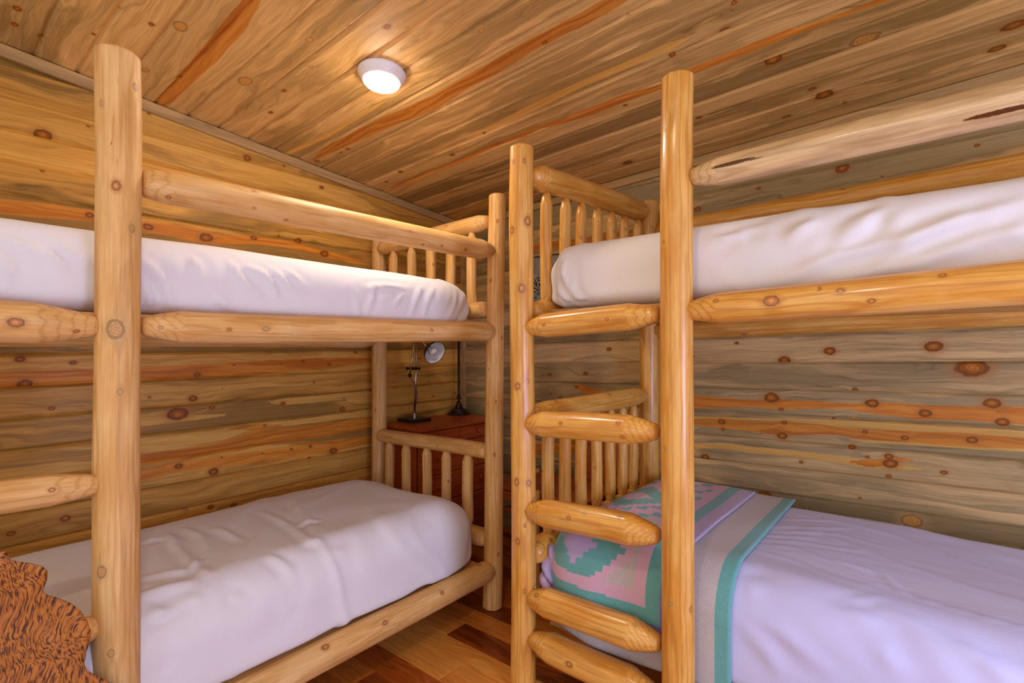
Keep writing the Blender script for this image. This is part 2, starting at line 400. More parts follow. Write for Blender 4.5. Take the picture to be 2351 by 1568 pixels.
# --- rear wall: u = X, v = Z
def invR(x, y): p = onY(x, y, YW); return p[0], p[2] - .0215 * (p[0] + 1.04), depth(p)
kR = crop(1560, 700, .37, [(355,237,12),(650,345,34),(932,285,33),(1577,258,46),(1815,390,78),(1090,525,14),(570,575,42),(1195,610,36),(1525,672,34),(1940,610,42),(2005,727,34),(262,726,22),
     (630,648,14),(650,730,16),(637,812,30),(1150,787,15),(1400,825,20),(1815,838,30),(1070,882,20),(270,772,12),(955,700,9),(1165,943,12),(1300,940,24),(1310,985,40),(1297,1063,15),(755,975,12),
     (160,945,26),(1640,1040,18),(1120,1198,8),(530,1190,44),(1440,1340,55,1),(85,885,8),(80,320,12)])
kR += crop(1560, 100, .3365, [(540,987,15),(1113,850,42),(1383,908,9),(2030,695,15),(125,1130,24)])
kR += crop(1140, 820, .319, [(640,118,18),(462,292,16),(575,215,14)]) + [(1398,802,6),(1262,860,5)]
oR = [cropS(1560, 700, .37, L) for L in (
     [(60,558,637),(250,573,636),(450,592,632),(640,588,650),(850,597,642),(1050,612,646),(1200,604,676),(1500,620,713),(1800,633,716),(2138,630,750),(2300,640,760)],
     [(60,706,740),(260,704,766),(450,724,786),(640,724,812),(850,740,802),(1000,760,808),(1130,770,836),(1300,776,842),(1600,790,868),(1900,802,886),(2138,828,890),(2300,840,900)],
     [(1180,960,1012),(1260,950,1000),(1330,935,975)])]
oR += [cropS(1140, 820, .319, [(560,200,205),(600,195,250),(700,225,270),(820,255,262)]), [((1222,560),(1222,575)),((1400,540),(1400,556)),((1480,528),(1480,540))], [((1222,1020),(1222,1045)),((1320,1010),(1320,1040))]]
gR = [cropS(1560, 700, .37, L) for L in (
     [(60,862,896),(250,853,892),(450,878,916),(700,903,942),(950,935,976),(1150,965,1012),(1350,985,1020)],
     [(60,690,706),(640,705,724),(1300,725,778),(2138,780,830)], [(1130,836,850),(2138,888,915)])]
eR = [1.406 - .136 * k for k in range(11, -9, -1)]
struct(boards('wall_rear', lambda u, v: (u, YW, v + .0215 * (u + 1.04)), (0, -1, 0), XW, 1.5, eR, M['wallR'], invR, kR, oR, gR,
              lim=lambda u: zc(u, YW) - .0215 * (u + 1.04) + .02, seed=23, extra=3), 'stained knotty pine board wall, greyed by painted-in cool daylight, behind the right bunk bed')

# --- ceiling: u = X, v = Y
def invC(x, y): p = onC(x, y); return p[0], p[1], depth(p)
kC = crop(0, 0, .3189, [(125,62,34),(105,175,28),(1090,175,22),(1300,190,62,1),(1765,585,60,1),(1820,655,22,1),(2045,652,20),(1950,810,20),(1290,560,20),(290,265,22),(1045,505,34,1),(675,245,16)])
kC += crop(700, 0, .3658, [(275,168,14),(515,168,26),(642,173,16,1),(1110,192,25,1),(30,250,32,1),(1507,265,18),(1297,328,8),(1395,456,11,1),(2025,98,12,1),(2305,348,18),(866,577,8),(687,672,8),
     (378,842,8),(75,1012,18),(270,935,16),(225,957,12),(925,972,16),(1123,842,11),(600,1078,16),(511,1141,13),(1055,1120,16,1),(2025,1020,30),(1858,98,9,1),(2010,660,13),(40,420,20,1)])
kC += crop(1500, 0, .362, [(455,192,36),(120,352,20),(512,20,18),(760,382,54),(1340,250,80,1),(2290,160,64),(2180,308,46),(1008,563,22),(1085,605,50),(846,740,24),(1097,705,12,1),(285,750,24),(1215,653,12)])
oC = [cropS(700, 0, .3658, [(60,995,1005),(130,925,975),(200,880,950),(300,835,905),(400,775,862),(560,700,792),(700,645,745),(850,570,662),(1000,480,568),(1150,400,490),(1300,315,402),(1450,220,305),(1600,150,235),(1850,10,110),(1990,-60,30)]),
      cropS(700, 0, .3658, [(510,1200,1208),(600,1155,1170),(720,1098,1118),(850,1050,1068),(1000,985,1010),(1200,893,925),(1350,840,872),(1480,782,815),(1650,730,768),(1800,670,722),(2000,605,645),(2230,528,560)]),
      cropS(1500, 0, .362, [(230,440,480),(450,355,395),(620,290,335),(800,220,260),(1000,155,185),(1200,80,105),(1400,5,35),(1500,-30,5)])]
oC += [[((357,235),(385,245)),((411,172),(447,188)),((478,96),(478,160)),((540,24),(555,75)),((556,-2),(604,2))]]
gC = [cropS(300, 200, .2977, [(1180,505,545),(1500,360,400),(1900,130,160)]), cropS(300, 200, .2977, [(1110,470,480),(1500,230,250)]),
      cropS(700, 0, .3658, [(900,1370,1400),(1200,1230,1262),(1600,1110,1140)]), cropS(700, 0, .3658, [(1080,830,860),(1650,545,590),(2300,260,310)])]
vC = [-1.1, -.93, -.78, -.63, -.48, -.33, -.18, -.03, .12, .265, .403, .545, .69, .836, .978, 1.12, 1.268, 1.412, 1.551, 1.70, 1.86, 2.0, 2.14, 2.275, 2.405, 2.53, 2.66, 2.79, YW]
nC = Vector((.0506, -.0863, -1)).normalized()
struct(boards('ceiling', lambda u, v: (u, v, zc(u, v)), nC, XW, 1.5, vC, M['ceil'], invC, kC, oC, gC, seed=5, extra=3, bev=.014, groove=.012, back=.05),
       'sloping tongue-and-groove pine board ceiling')

# --- floor
eF = [-1.1 + .127 * k for k in range(32)] + [YW]
struct(boards('floor', lambda u, v: (u, v, 0), (0, 0, 1), XW, 1.5, eF, M['floor'], seed=9, joints=1.15, groove=.0012, bev=.002, step=.1), 'glossy red-brown hickory plank floor')

# --- trims: strips along the ceiling edges and in the corner
def strip(name, pts_a, pts_b, out, t, mat, label):
    V = []; n = len(pts_a)
    for a, b in zip(pts_a, pts_b):
        o = Vector(out) * t; V += [Vector(a), Vector(b), Vector(b) + o, Vector(a) + o]
    Fc = []; WC = []
    for i in range(n - 1):
        for k in range(4): j = (k + 1) % 4; Fc.append((i * 4 + k, i * 4 + j, i * 4 + 4 + j, i * 4 + 4 + k))
    Fc += [(3, 2, 1, 0), tuple((n - 1) * 4 + k for k in range(4))]
    for f in Fc:
        for i in f: v = V[i]; WC.append((v.x + v.y, v.z + v.dot(Vector(out)) * .5, 3.))
    k = len(WC)
    return struct(mesh_obj(name, V, Fc, mat, attrs=dict(wc=WC, kn=[(50, 50, 0)] * k, st=[(9, 9, .5)] * k), smooth=False), label)
ys = np.linspace(-1.1, YW - .02, 40)
strip('trim_1', [(XW + .001, y, zc(XW, y) - .004) for y in ys], [(XW + .001, y, zc(XW, y) - .052) for y in ys], (1, 0, 0), .018, M['trim'], 'pine trim strip along the top of the left wall')
xs = np.linspace(XW + .02, 1.5, 40)
strip('trim_2', [(x, YW - .001, zc(x, YW) - .004) for x in xs], [(x, YW - .001, zc(x, YW) - .05) for x in xs], (0, -1, 0), .02, M['trim'], 'pine trim strip along the top of the rear wall')
zs = np.linspace(0.02, 2.28, 20)
strip('trim_3', [(XW + .001, YW - .03, z) for z in zs], [(XW + .001, YW - .001, z) for z in zs], (1, 0, 0), .03, M['trim'], 'pine corner strip where the two board walls meet')

# ------------------------------------------------------------------ logs
def log(parent, name, p0, p1, r0, r1, e0=(0, 0), e1=(0, 0), mat=None, kn=4, seg=26, cap=.008, wob=1., label=None, lightk=.25, pin=(), nf=None, flat=.57):
    rr = R; p0, p1 = Vector(p0), Vector(p1); L = (p1 - p0).length; ax = (p1 - p0).normalized()
    a = ax.orthogonal().normalized(); b = ax.cross(a)
    hs = set(np.linspace(0, L, max(6, int(L / .03))).tolist())
    for h in (0, cap, e0[0] * .5, e0[0], e0[0] + .01, L - e1[0] - .01, L - e1[0], L - e1[0] * .5, L - cap, L): hs.add(min(max(h, 0), L))
    hs = sorted(hs); hs = [h for i, h in enumerate(hs) if i == 0 or h - hs[i - 1] > 1e-5]
    nf = nf or rr.choice((7, 8, 9)); ph = rr.uniform(0, 6.3); sd = rr.uniform(0, 100); w = rr.random()
    V = []; C = []
    for h in hs:
        t = h / L; r = r0 + (r1 - r0) * t
        if e0[0] and h < e0[0]: q = h / e0[0]; r = e0[1] + (r - e0[1]) * (q ** .8)
        if e1[0] and L - h < e1[0]: q = (L - h) / e1[0]; r = e1[1] + (r - e1[1]) * (q ** .8)
        if h < cap: r -= min(cap, r * .3) * (1 - math.sqrt(max(0, 1 - (1 - h / cap) ** 2)))
        if L - h < cap: r -= min(cap, r * .3) * (1 - math.sqrt(max(0, 1 - (1 - (L - h) / cap) ** 2)))
        th = np.arange(seg) * 2 * math.pi / seg
        k = (th + ph + .12 * math.sin(h * 3 + sd)) % (2 * math.pi / nf) - math.pi / nf
        fac = math.cos(math.pi / nf) / np.cos(k)
        nz = vnoise(np.stack([np.cos(th) * 1.3 + sd, np.sin(th) * 1.3, np.full(seg, h * 3.2)], 1))
        rad = r * (1.02 - flat + flat * fac) * (1 + .05 * wob * nz)
        bend = .004 * wob * math.sin(h * 2.3 + sd) * min(1, h / .2, (L - h) / .2)
        for i in range(seg):
            lx, ly = rad[i] * math.cos(th[i]), rad[i] * math.sin(th[i])
            V.append(p0 + ax * h + a * (lx + bend) + b * ly); C.append((lx, ly, h))
    K = [(rr.uniform(0, 6.28), rr.uniform(.05, .95) * L, rr.uniform(.003, .007) * (r0 / .05) ** .5, float(rr.random() < lightk), 1.35) for _ in range(kn)]
    for px, py, pr, *lt in pin:
        d = Vector(ray(px, py)).normalized(); o = Vector((0, 0, CAMH)); w0 = o - p0
        bb = d.dot(ax); den = 1 - bb * bb; t = (bb * ax.dot(w0) - d.dot(w0)) / den; h = ax.dot(w0) + bb * t
        e = (o + d * t) - (p0 + ax * h); rr_ = r0 + (r1 - r0) * h / L; el = min(e.length, rr_ * .95)
        nn = -(d - ax * bb).normalized(); q = (e.normalized() * el if e.length > 1e-6 else e) + nn * math.sqrt(rr_ ** 2 - el ** 2)
        K.append((math.atan2(q.dot(b), q.dot(a)), h, pr * t / F * .62, float(lt[0]) if lt else 0., lt[1] if len(lt) > 1 else 1.35))
    Fc = []; WC = []; KN = []
    n = len(hs)
    def corner(i, kk):
        lx, ly, h = C[i]; WC.append((lx, ly, h + sd))
        if kk is None: KN.append((50, 50, 0)); return
        da = (math.atan2(ly, lx) - kk[0] + math.pi) % (2 * math.pi) - math.pi
        KN.append((da * math.hypot(lx, ly) / kk[2], (h - kk[1]) / (kk[2] * kk[4]), kk[3]))
    def nearest(i):
        lx, ly, h = C[i]; an = math.atan2(ly, lx); rad = math.hypot(lx, ly)
        best, bd = None, 1e9
        for kk in K:
            da = (an - kk[0] + math.pi) % (2 * math.pi) - math.pi; d = ((da * rad) ** 2 + ((h - kk[1]) / kk[4]) ** 2) / kk[2] ** 2
            if d < bd and abs(da) < 2.: bd, best = d, kk
        return best
    for j in range(n - 1):
        for i in range(seg):
            q = (j * seg + i, j * seg + (i + 1) % seg, (j + 1) * seg + (i + 1) % seg, (j + 1) * seg + i)
            Fc.append(q); kk = nearest(q[0])
            for x in q: corner(x, kk)
    for f in (tuple(range(seg))[::-1], tuple((n - 1) * seg + i for i in range(seg))):
        Fc.append(f)
        for x in f: corner(x, None)
    V = [v - parent.location for v in V]
    o = mesh_obj(name, V, Fc, mat, parent, attrs=dict(wc=WC, kn=KN, st=[(9, 9, w)] * len(WC)))
    o.data.set_sharp_from_angle(angle=math.radians(50))
    if label: o['label'] = label
    return o

def plank(parent, name, a, b, mat, label=None, axis=1):
    x0, y0, z0 = a; x1, y1, z1 = b
    m = MB().box(a, b, .004); V = [Vector(v) - parent.location for v in m.V]; off = R.uniform(0, 30)
    WC = [(m.V[i][axis] + off, m.V[i][1 - axis] + m.V[i][2], off) for f in m.F for i in f]; k = len(WC)
    return mesh_obj(name, V, m.F, mat, parent, attrs=dict(wc=WC, kn=[(50, 50, 0)] * k, st=[(9, 9, R.random())] * k), smooth=False)

# ------------------------------------------------------------------ left bunk bed
XB = -2.765                                            # its wall-side posts
YP, YO, YN = .425, -.215, 2.045                        # inner ladder post, outer ladder post, headboard post
LB = thing('bunk_bed', 'pale peeled-log bunk bed along the left wall with a thick front post', 'bunk bed', (XF, 1., 0), 'log bunk beds')
m = M['logL']
log(LB, 'post', (XF, 2.022, 0), (XF, 2.062, 2.16), .052, .046, mat=m, kn=4, label='slim front log post at the headboard end', pin=[(1142,513,4),(1127,646,5),(1154,776,4),(1136,1040,4),(1140,920,3)])
log(LB, 'post', (XF, YP + .0, 0), (XF, YP, 2.185), .0555, .0535, mat=m, kn=3, cap=.012, label='thick front log post beside the ladder', nf=9, flat=.85, pin=[(263,437,10),(301,531,8,1),(264,757,20,1),(277,897,7,1),(229,248,6,1),(310,212,8,1),(258,1480,8,1),(235,1302,12,1)])
log(LB, 'post', (XF, YO, 0), (XF, YO, 2.17), .06, .058, mat=m, kn=6)
log(LB, 'post', (XB, 2.035, 0), (XB, 2.045, 2.12), .049, .044, mat=m, kn=9)
log(LB, 'post', (XB, YO, 0), (XB, YO, 2.12), .05, .046, mat=m, kn=3)
log(LB, 'guard_rail', (XF, YP + .055, 1.829), (XF, YN - .025, 1.858), .049, .050, (.07, .038), (.09, .026), m, 2, pin=[(1055,568,4),(1000,560,3),(376,452,5),(575,438,5),(645,505,4),(958,558,4)])
log(LB, 'side_rail', (XF, YP + .055, 1.414), (XF, YN - .03, 1.437), .049, .050, (.10, .026), (.06, .032), m, 2, pin=[(512,755,5),(596,753,8,1),(360,752,5,1),(975,757,5,1)])
log(LB, 'side_rail', (XF, YP + .05, .192), (XF, YN - .035, .204), .057, .055, (.10, .035), (.05, .04), m, 1, pin=[(868,1438,6),(999,1370,5),(733,1492,8),(1090,1301,5)])
log(LB, 'ladder_rung', (XF, YO + .05, 1.418), (XF, YP - .045, 1.412), .052, .052, (.10, .026), (.13, .026), m, 1, pin=[(28,742,12)])
log(LB, 'ladder_rung', (XF, YO + .05, 1.000), (XF, YP - .043, .978), .046, .042, (.10, .026), (.10, .026), m, 3)
log(LB, 'ladder_rung', (XF, YO + .05, .600), (XF, YP - .045, .588), .044, .042, (.10, .026), (.05, .027), m, 3)
log(LB, 'ladder_rung', (XF, YO + .05, .205), (XF, YP - .045, .195), .05, .05, (.10, .026), (.10, .026), m, 3)
for z0, r in ((1.408, .052), (.25, .05)):              # wall-side rails that carry the platforms
    log(LB, 'side_rail', (XB, YO + .04, z0), (XB, 2.01, z0 - .003), r, r, (.08, .03), (.10, .03), m, 6)
log(LB, 'guard_rail', (XB, YO + .04, 1.80), (XB, 2.01, 1.80), .03, .03, (.08, .025), (.08, .025), m, 3)
def endrail(nm, z0, z1, r, e=.06, re=.03): log(LB, nm, (XF - .035, YE, z0), (XB + .03, YE, z1), r, r, (e, re), (e, re), m, 4, lightk=.6)
endrail('headboard_rail', 2.020, 1.986, .045); endrail('headboard_rail', 1.556, 1.55, .045, .04, .04)
endrail('headboard_rail', .808, .794, .042, .03, .036); endrail('headboard_rail', .345, .352, .050, .05, .036)
for x, in ((868,), (905,), (946,), (990,), (1037,), (1085,)):
    X = onY(x, 600, YE)[0]; t = (X - XF) / (XB - XF)
    log(LB, 'spindle', (X, YE - .004, 1.545), (X, YE - .004, 1.982 - .034 * t), .0305, .0295, (.05, .017), (.045, .014), m, 2, 20, .004, nf=6, flat=.9)
for x, in ((858,), (896,), (934,), (981,), (1026,), (1076,)):
    X = onY(x, 1100, YE)[0]; t = (X - XF) / (XB - XF)
    if x == 858: continue
    log(LB, 'spindle', (X, YE - .004, .375), (X, YE - .004, .778 - .012 * t), .031, .031, (.05, .016), (.04, .016), m, 2, 20, .004, nf=6, flat=.9)
for z0 in (1.432, .226):                               # platform boards under the mattresses
    for k in range(6):
        xx = XB + .06 + k * .155
        plank(LB, 'platform_board', (xx, YO + .06, z0), (xx + .14, 1.955 if k == 5 else 1.96, z0 + .018), M['board'])

# ------------------------------------------------------------------ right bunk bed
YB, X1, X2, X3 = 2.785, -1.286, -.643, .90             # wall side; ladder posts; foot posts
RB = thing('bunk_bed', 'golden varnished log bunk bed along the rear wall with a five-rung ladder in front', 'bunk bed', (-.2, YF, 0), 'log bunk beds')
m = M['logR']
log(RB, 'post', (X1 + .006, YF, 0), (X1, YF, 2.168), .052, .0495, mat=m, kn=5, lightk=0., label='front log post at the headboard end', nf=7, flat=.8, pin=[(1215,513,12),(1177,533,8),(1199,665,11),(1178,378,5),(1205,378,5),(1187,885,9),(1212,873,6),(1183,1101,9),(1213,1103,8),(1186,1234,8),(1204,1198,4),(1204,1345,5)])
log(RB, 'post', (X2, YF, 0), (X2 + .002, YF, 2.24), .0535, .0525, mat=m, kn=3, cap=.012, label='tall front log post beside the ladder', flat=.7, pin=[(1527,1025,5,1),(1537,1370,6,1),(1585,1388,6),(1525,560,5),(1528,310,4)])
log(RB, 'post', (X3, YF, 0), (X3, YF, 2.2), .053, .05, mat=m, kn=6)
log(RB, 'post', (-1.252, YB, 0), (-1.252, YB, 2.19), .056, .055, mat=m, kn=7)
log(RB, 'post', (X3, YB, 0), (X3, YB, 2.19), .053, .05, mat=m, kn=4)
g0, g1 = onY(1588, 408, YF), onY(2351, 228, YF); gs = (g1[2] - g0[2]) / (g1[0] - g0[0])
log(RB, 'guard_rail', g0, (X3 - .03, YF, g0[2] + gs * (X3 - .03 - g0[0])), .044, .056, (.09, .026), (.1, .026), M['logG'], 2, pin=[(1690,372,6,2,11),(1725,366,3,2,14),(2300,258,6,2,12),(2260,270,4,0,9)])
log(RB, 'side_rail', onY(1580, 713, YF), (X3 - .03, YF, 1.53), .047, .057, (.10, .026), (.1, .026), m, 3, pin=[(1780,688,17),(1935,665,8),(1883,661,6),(1653,688,6),(2163,630,6)])
log(RB, 'side_rail', (X2 + .045, YF, .19), (X3 - .03, YF, .19), .055, .055, (.10, .026), (.1, .026), m, 5)
for a, b, r, pn in (((1208, 752), (1513, 722), .047, [(1264,744,5),(1408,733,5)]), ((1205, 971), (1512, 992), .051, [(1303,974,5),(1433,972,6),(1442,1006,6)]),
                    ((1207, 1170), (1515, 1230), .054, [(1213,1178,6),(1322,1194,6),(1435,1192,5)]), ((1212, 1369), (1518, 1478), .056, [(1245,1370,6)]), ((1218, 1464), (1512, 1598), .056, [(1320,1530,8)])):
    p, q = onY(*a, YF), onY(*b, YF)
    log(RB, 'ladder_rung', p, q, r, r * 1.03, (.095, .024), (.105, .025), m, 1, pin=pn, nf=8, flat=.7)
for z0, z1, r in ((1.452, 1.50, .052), (.24, .25, .05)):
    log(RB, 'side_rail', (-1.22, YB, z0), (X3 - .03, YB, z1), r, r, (.08, .03), (.10, .03), m, 8)
p, q = onY(1560, 524, 2.79), onY(2351, 383, 2.79); gs = (q[2] - p[2]) / (q[0] - p[0])
log(RB, 'guard_rail', (-1.22, 2.79, p[2] + gs * (-1.22 - p[0])), (X3 - .03, 2.79, p[2] + gs * (X3 - .03 - p[0])), .052, .055, (.08, .03), (.1, .03), m, 6)
def endrail2(z0, z1, r, e=.07, re=.03): log(RB, 'headboard_rail', (XE, YF + .04, z0), (XE, YB - .03, z1), r, r * 1.04, (e, re), (e, re), m, 5)
endrail2(2.056, 2.128, .054); endrail2(1.505, 1.515, .048); endrail2(1.082, 1.082, .048, .12, .03); endrail2(.508, .53, .056, .07, .04)
for x in (1255, 1299, 1335, 1371, 1404, 1434, 1464):
    Y = onX(x, 600, XE)[1]; t = (Y - YF) / (YB - YF)
    log(RB, 'spindle', (XE, Y, 1.525), (XE, Y, 2.005 + .07 * t), .027, .026, (.05, .017), (.05, .014), m, 4, 18, .004, lightk=.05)
for x in (1259, 1298, 1335, 1370, 1401, 1428, 1453):
    Y = onX(x, 1100, XE)[1]; t = (Y - YF) / (YB - YF)
    log(RB, 'spindle', (XE, Y, .535 + .02 * t), (XE, Y, 1.05), .0285, .0275, (.075, .017), (.05, .015), m, 4, 18, .004, lightk=.1)
for z0 in (1.49, .227):
    for k in range(7):
        yy = YF + .075 + k * .155
        plank(RB, 'platform_board', (-1.2, yy, z0), (X3 - .07, yy + .135, z0 + .018), M['board'], axis=0)
for x, y in ((1228, 1150), (1226, 872 + 78), (1229, 1350)):
    pp = onY(x, y, YF); sc = MB().lathe([(.0015, -.03), (.0028, .004), (.0005, .008)], pp, (.1, -.3, 1), 8); sc.build('screw', M['screw'], RB, auto=30)

# ------------------------------------------------------------------ bedding
def rbox_points(x0, x1, y0, y1, z0, z1, rad, step):
    """Rounded box as a welded quad mesh; rad = (rx, ry, rz)."""
    h = np.array([(x1 - x0) / 2, (y1 - y0) / 2, (z1 - z0) / 2]); cen = np.array([(x1 + x0) / 2, (y1 + y0) / 2, (z1 + z0) / 2])
    rad = np.minimum(np.array(rad), h * .999); n = [max(4, int(2 * h[i] / step)) for i in range(3)]
    idx = {}; V = []; Fc = []
    def vid(q):
        if q not in idx: idx[q] = len(V); V.append([2 * q[i] / n[i] - 1 for i in range(3)])
        return idx[q]
    for ax in range(3):
        i, j = [k for k in range(3) if k != ax]
        for side in (0, n[ax]):
            for a in range(n[i]):
                for b in range(n[j]):
                    c = []
                    for da, db in ((0, 0), (1, 0), (1, 1), (0, 1)):
                        q = [0, 0, 0]; q[ax] = side; q[i] = a + da; q[j] = b + db; c.append(vid(tuple(q)))
                    flip = (side == 0) ^ (ax == 1)
                    Fc.append(c[::-1] if flip else c)
    P = np.array(V) * h; rad = np.tile(rad, (len(P), 1)); rad[P[:, 2] < 0, 2] = np.minimum(rad[P[:, 2] < 0, 2], .05)
    core = np.clip(P, -(h - rad), h - rad); d = (P - core) / rad
    L = np.linalg.norm(d, axis=1, keepdims=True); N = d / np.maximum(L, 1e-6)
    # faces of the cube map onto the ellipsoidal rim
    mx = np.max(np.abs(d), axis=1, keepdims=True); d2 = N * np.where(mx > 0, 1, 0)
    P = core + d2 * rad
    nn = d2 / rad; nn /= np.maximum(np.linalg.norm(nn, axis=1, keepdims=True), 1e-9)
    return P + cen, nn, Fc

def ridge(n, w): return np.exp(-(n / w) ** 2)
def bedding(name, label, box, rad, mat, wr, step=.015, seed=0.):
    P, N, Fc = rbox_points(*box, rad, step)
    D = wr(P + seed, P)
    P = P + N * D[:, None]
    b = Vector(((box[0] + box[1]) / 2, (box[2] + box[3]) / 2, box[4]))
    o = mesh_obj(name, [Vector(p) - b for p in P], Fc, mat); o.location = b
    return tag(o, label, 'mattress', 'mattresses on the bunks')

def folds(Q, d1, f, w, amp, lo=0.):                    # soft ridges whose crests run across direction d1
    d1 = np.array(d1) / np.linalg.norm(d1)
    s = Q @ d1
    n1 = vnoise(Q * 2.3); n2 = vnoise(Q * np.array([1.1, 1.1, 1.1]) + 31)
    r = ridge(vnoise(np.stack([s * f + n1 * 1.6, (Q @ np.cross(d1, [0.3, .5, .8])) * .9, n1 * .5 + 7], 1)), w)
    return amp * r * np.clip(n2 * 2.4 + .55 + lo, 0, 1)

def crease(P, pts, w=.011, amp=.009, hit=None):
    """One fold along a line seen on the cloth: a soft ridge with a shallow furrow below it."""
    pts = [np.array(hit(*p)) for p in pts]; best = np.full(len(P), 9.); tt = np.zeros(len(P)); tot = 0; L = [np.linalg.norm(b - a) for a, b in zip(pts, pts[1:])]; S = sum(L)
    for a, b, l in zip(pts, pts[1:], L):
        t = np.clip(((P - a) @ (b - a)) / max(l * l, 1e-9), 0, 1); d = np.linalg.norm(P - (a + t[:, None] * (b - a)), axis=1)
        k = d < best; best[k] = d[k]; tt[k] = ((tot + t * l) / S)[k]; tot += l
    env = np.sin(np.pi * np.clip(tt * .9 + .05, 0, 1)) ** .7
    return amp * env * (np.exp(-(best / w) ** 2) - .45 * np.exp(-((best - 2.2 * w) / (1.3 * w)) ** 2))
def creases(P, ox, oy, k, L, hit, w=.011, amp=.009):
    out = 0
    for pts in L: out = out + crease(P, [(ox + x * k, oy + y * k) for x, y in pts], w, amp, hit)
    return out
def hitA(x, y): return onX(x, y, -1.838)
def hitB(x, y):
    p = onZ(x, y, .60); return p if p[0] < -1.9 else onX(x, y, -1.81) if p[0] > -1.7 else onX(x, y, -1.88)
def hitC(x, y): return onY(x, y, YF + .078)
def hitD(x, y):
    p = onZ(x, y, .62); return p if p[1] > 1.85 else onY(x, y, 1.72) if p[1] < 1.6 else onY(x, y, 1.77)
fA1 = [[(985,345),(1100,470),(1160,600),(1210,695)], [(985,560),(1040,600),(1060,640)], [(1510,265),(1600,340),(1640,470),(1740,570),(1810,600)], [(1700,380),(1820,450),(1880,520),(1910,610)],
       [(1850,350),(1960,500),(2111,640)], [(30,130),(110,260)], [(380,170),(480,280),(640,400)], [(0,370),(70,480)], [(300,290),(430,390)], [(985,480),(1030,600),(1040,700)], [(560,200),(640,330)],
       [(1320,250),(1360,380),(1365,480)], [(1960,360),(2040,480),(2111,560)], [(1500,600),(1600,690)], [(150,180),(230,300)]]
fA2 = [[(0,780),(60,900),(80,1020)], [(560,760),(510,850),(470,940),(440,1040)], [(800,830),(760,950),(700,1050)], [(840,880),(880,960),(820,1050)], [(200,740),(170,900),(140,990)], [(390,860),(330,940)],
       [(130,820),(250,800),(430,820)], [(640,780),(560,930),(540,1030)], [(870,930),(900,1000),(890,1050)]]
fB = [[(490,840),(560,910),(650,970)], [(440,770),(490,850)], [(560,1045),(700,1070),(800,1110),(885,1180)], [(1090,980),(1115,1060),(1090,1170),(1000,1250),(860,1330)], [(1040,1080),(1010,1140),(960,1210)],
      [(940,650),(1090,720),(1200,800),(1330,860)], [(290,1080),(420,1050),(560,1020)], [(300,1230),(480,1140),(600,1120)], [(420,1380),(340,1500)], [(1440,820),(1340,870)], [(1790,690),(1850,760)],
      [(300,820),(400,790)], [(520,740),(620,790),(640,840)], [(620,900),(520,960),(300,1000)], [(300,1160),(400,1190),(500,1140)], [(700,740),(820,800)], [(980,880),(1100,960)], [(1380,900),(1440,1010)], [(330,1300),(480,1260),(620,1180)], [(1120,720),(1240,690)]]
fC1 = [[(1330,700),(1150,830),(1040,910)], [(1700,830),(1400,960),(1000,1060),(700,1190)], [(2053,760),(1700,860),(1450,960),(1250,1090)], [(2000,900),(1700,990),(1500,1040)], [(640,860),(480,890)],
       [(1850,1000),(1350,1110),(1000,1180)], [(1250,780),(1150,900),(1000,990)], [(900,850),(750,950)], [(2100,900),(1900,960)], [(480,930),(330,960)]]
fC2 = [[(740,470),(700,560),(720,720),(830,960),(960,1130),(1100,1290)], [(620,560),(530,650),(540,850),(620,1000),(760,1150),(880,1310)], [(490,760),(510,1000),(560,1140),(700,1300)], [(440,800),(440,1000),(520,1200),(600,1330)],
       [(880,760),(900,940),(1000,1120),(1220,1260)]]
fD = [[(740,530),(1000,560),(1300,680),(1600,800)], [(770,500),(1000,520),(1250,560),(1420,575)], [(690,610),(900,700),(1200,830),(1500,840)], [(850,430),(1100,440),(1320,440)], [(800,480),(1100,500)],
      [(1200,620),(1500,700),(1650,830)], [(720,560),(950,620),(1200,720),(1400,780)], [(880,380),(1200,400)], [(900,460),(1250,480),(1500,540)]]
fD2 = [[(1950,1090),(2100,1200),(2300,1352)], [(640,690),(700,760),(760,850)], [(700,660),(790,740)], [(650,900),(900,1050),(1200,1300)],
       [(640,980),(800,1150),(900,1300)], [(1350,1050),(1500,1150),(1600,1300)], [(1250,900),(1500,1000)]]
def wrA(Q, P):                                          # left upper: slanting pulls on the front face, gathered foot
    w = folds(Q, (0, 1., .9), 15., .05, .004) + .012 * vnoise(Q * 4) + creases(P, 0, 480, .3316, fA1, hitA, .012, .013) + creases(P, 800, 400, .319, fA2, hitA, .010, .010)
    g = np.clip((P[:, 1] - 1.72) / .25, 0, 1)
    w += g * .010 * np.sin(P[:, 1] * 60 + (1.7 - P[:, 2]) * 70 + 3 * vnoise(Q * 6)) * np.clip((1.68 - P[:, 2]) * 6, 0, 1)
    return w
bedding('mattress', 'white-sheeted mattress on the upper bunk of the left bed', (-2.70, -1.835, YO + .08, 1.985, 1.452, 1.70), (.10, .22, .16), M['sheet'], wrA, .014, 1.)
def wrB(Q, P):                                          # left lower: rumpled cover
    w = folds(Q, (.55, 1., .2), 4.2, .07, .014, .1) + folds(Q, (.9, .6, .2), 7., .06, .008) + .024 * vnoise(Q * 2.6) + .008 * vnoise(Q * 7)
    g = np.clip((P[:, 1] - 1.66) / .3, 0, 1)
    w += g * .006 * np.sin(P[:, 0] * 85 + P[:, 2] * 20 + 4 * vnoise(Q * 5)) * np.clip((.56 - P[:, 2]) * 5, 0, 1)
    w += creases(P, 200, 900, .426, fB, hitB, .014, .012) - .02 * np.clip((P[:, 0] + 2.5) / -.2, 0, 1)
    return w
bedding('mattress', 'rumpled white-covered mattress on the lower bunk of the left bed', (-2.72, -1.772, YO + .08, 1.95, .240, .60), (.14, .24, .19), M['sheet'], wrB, .014, 5.)
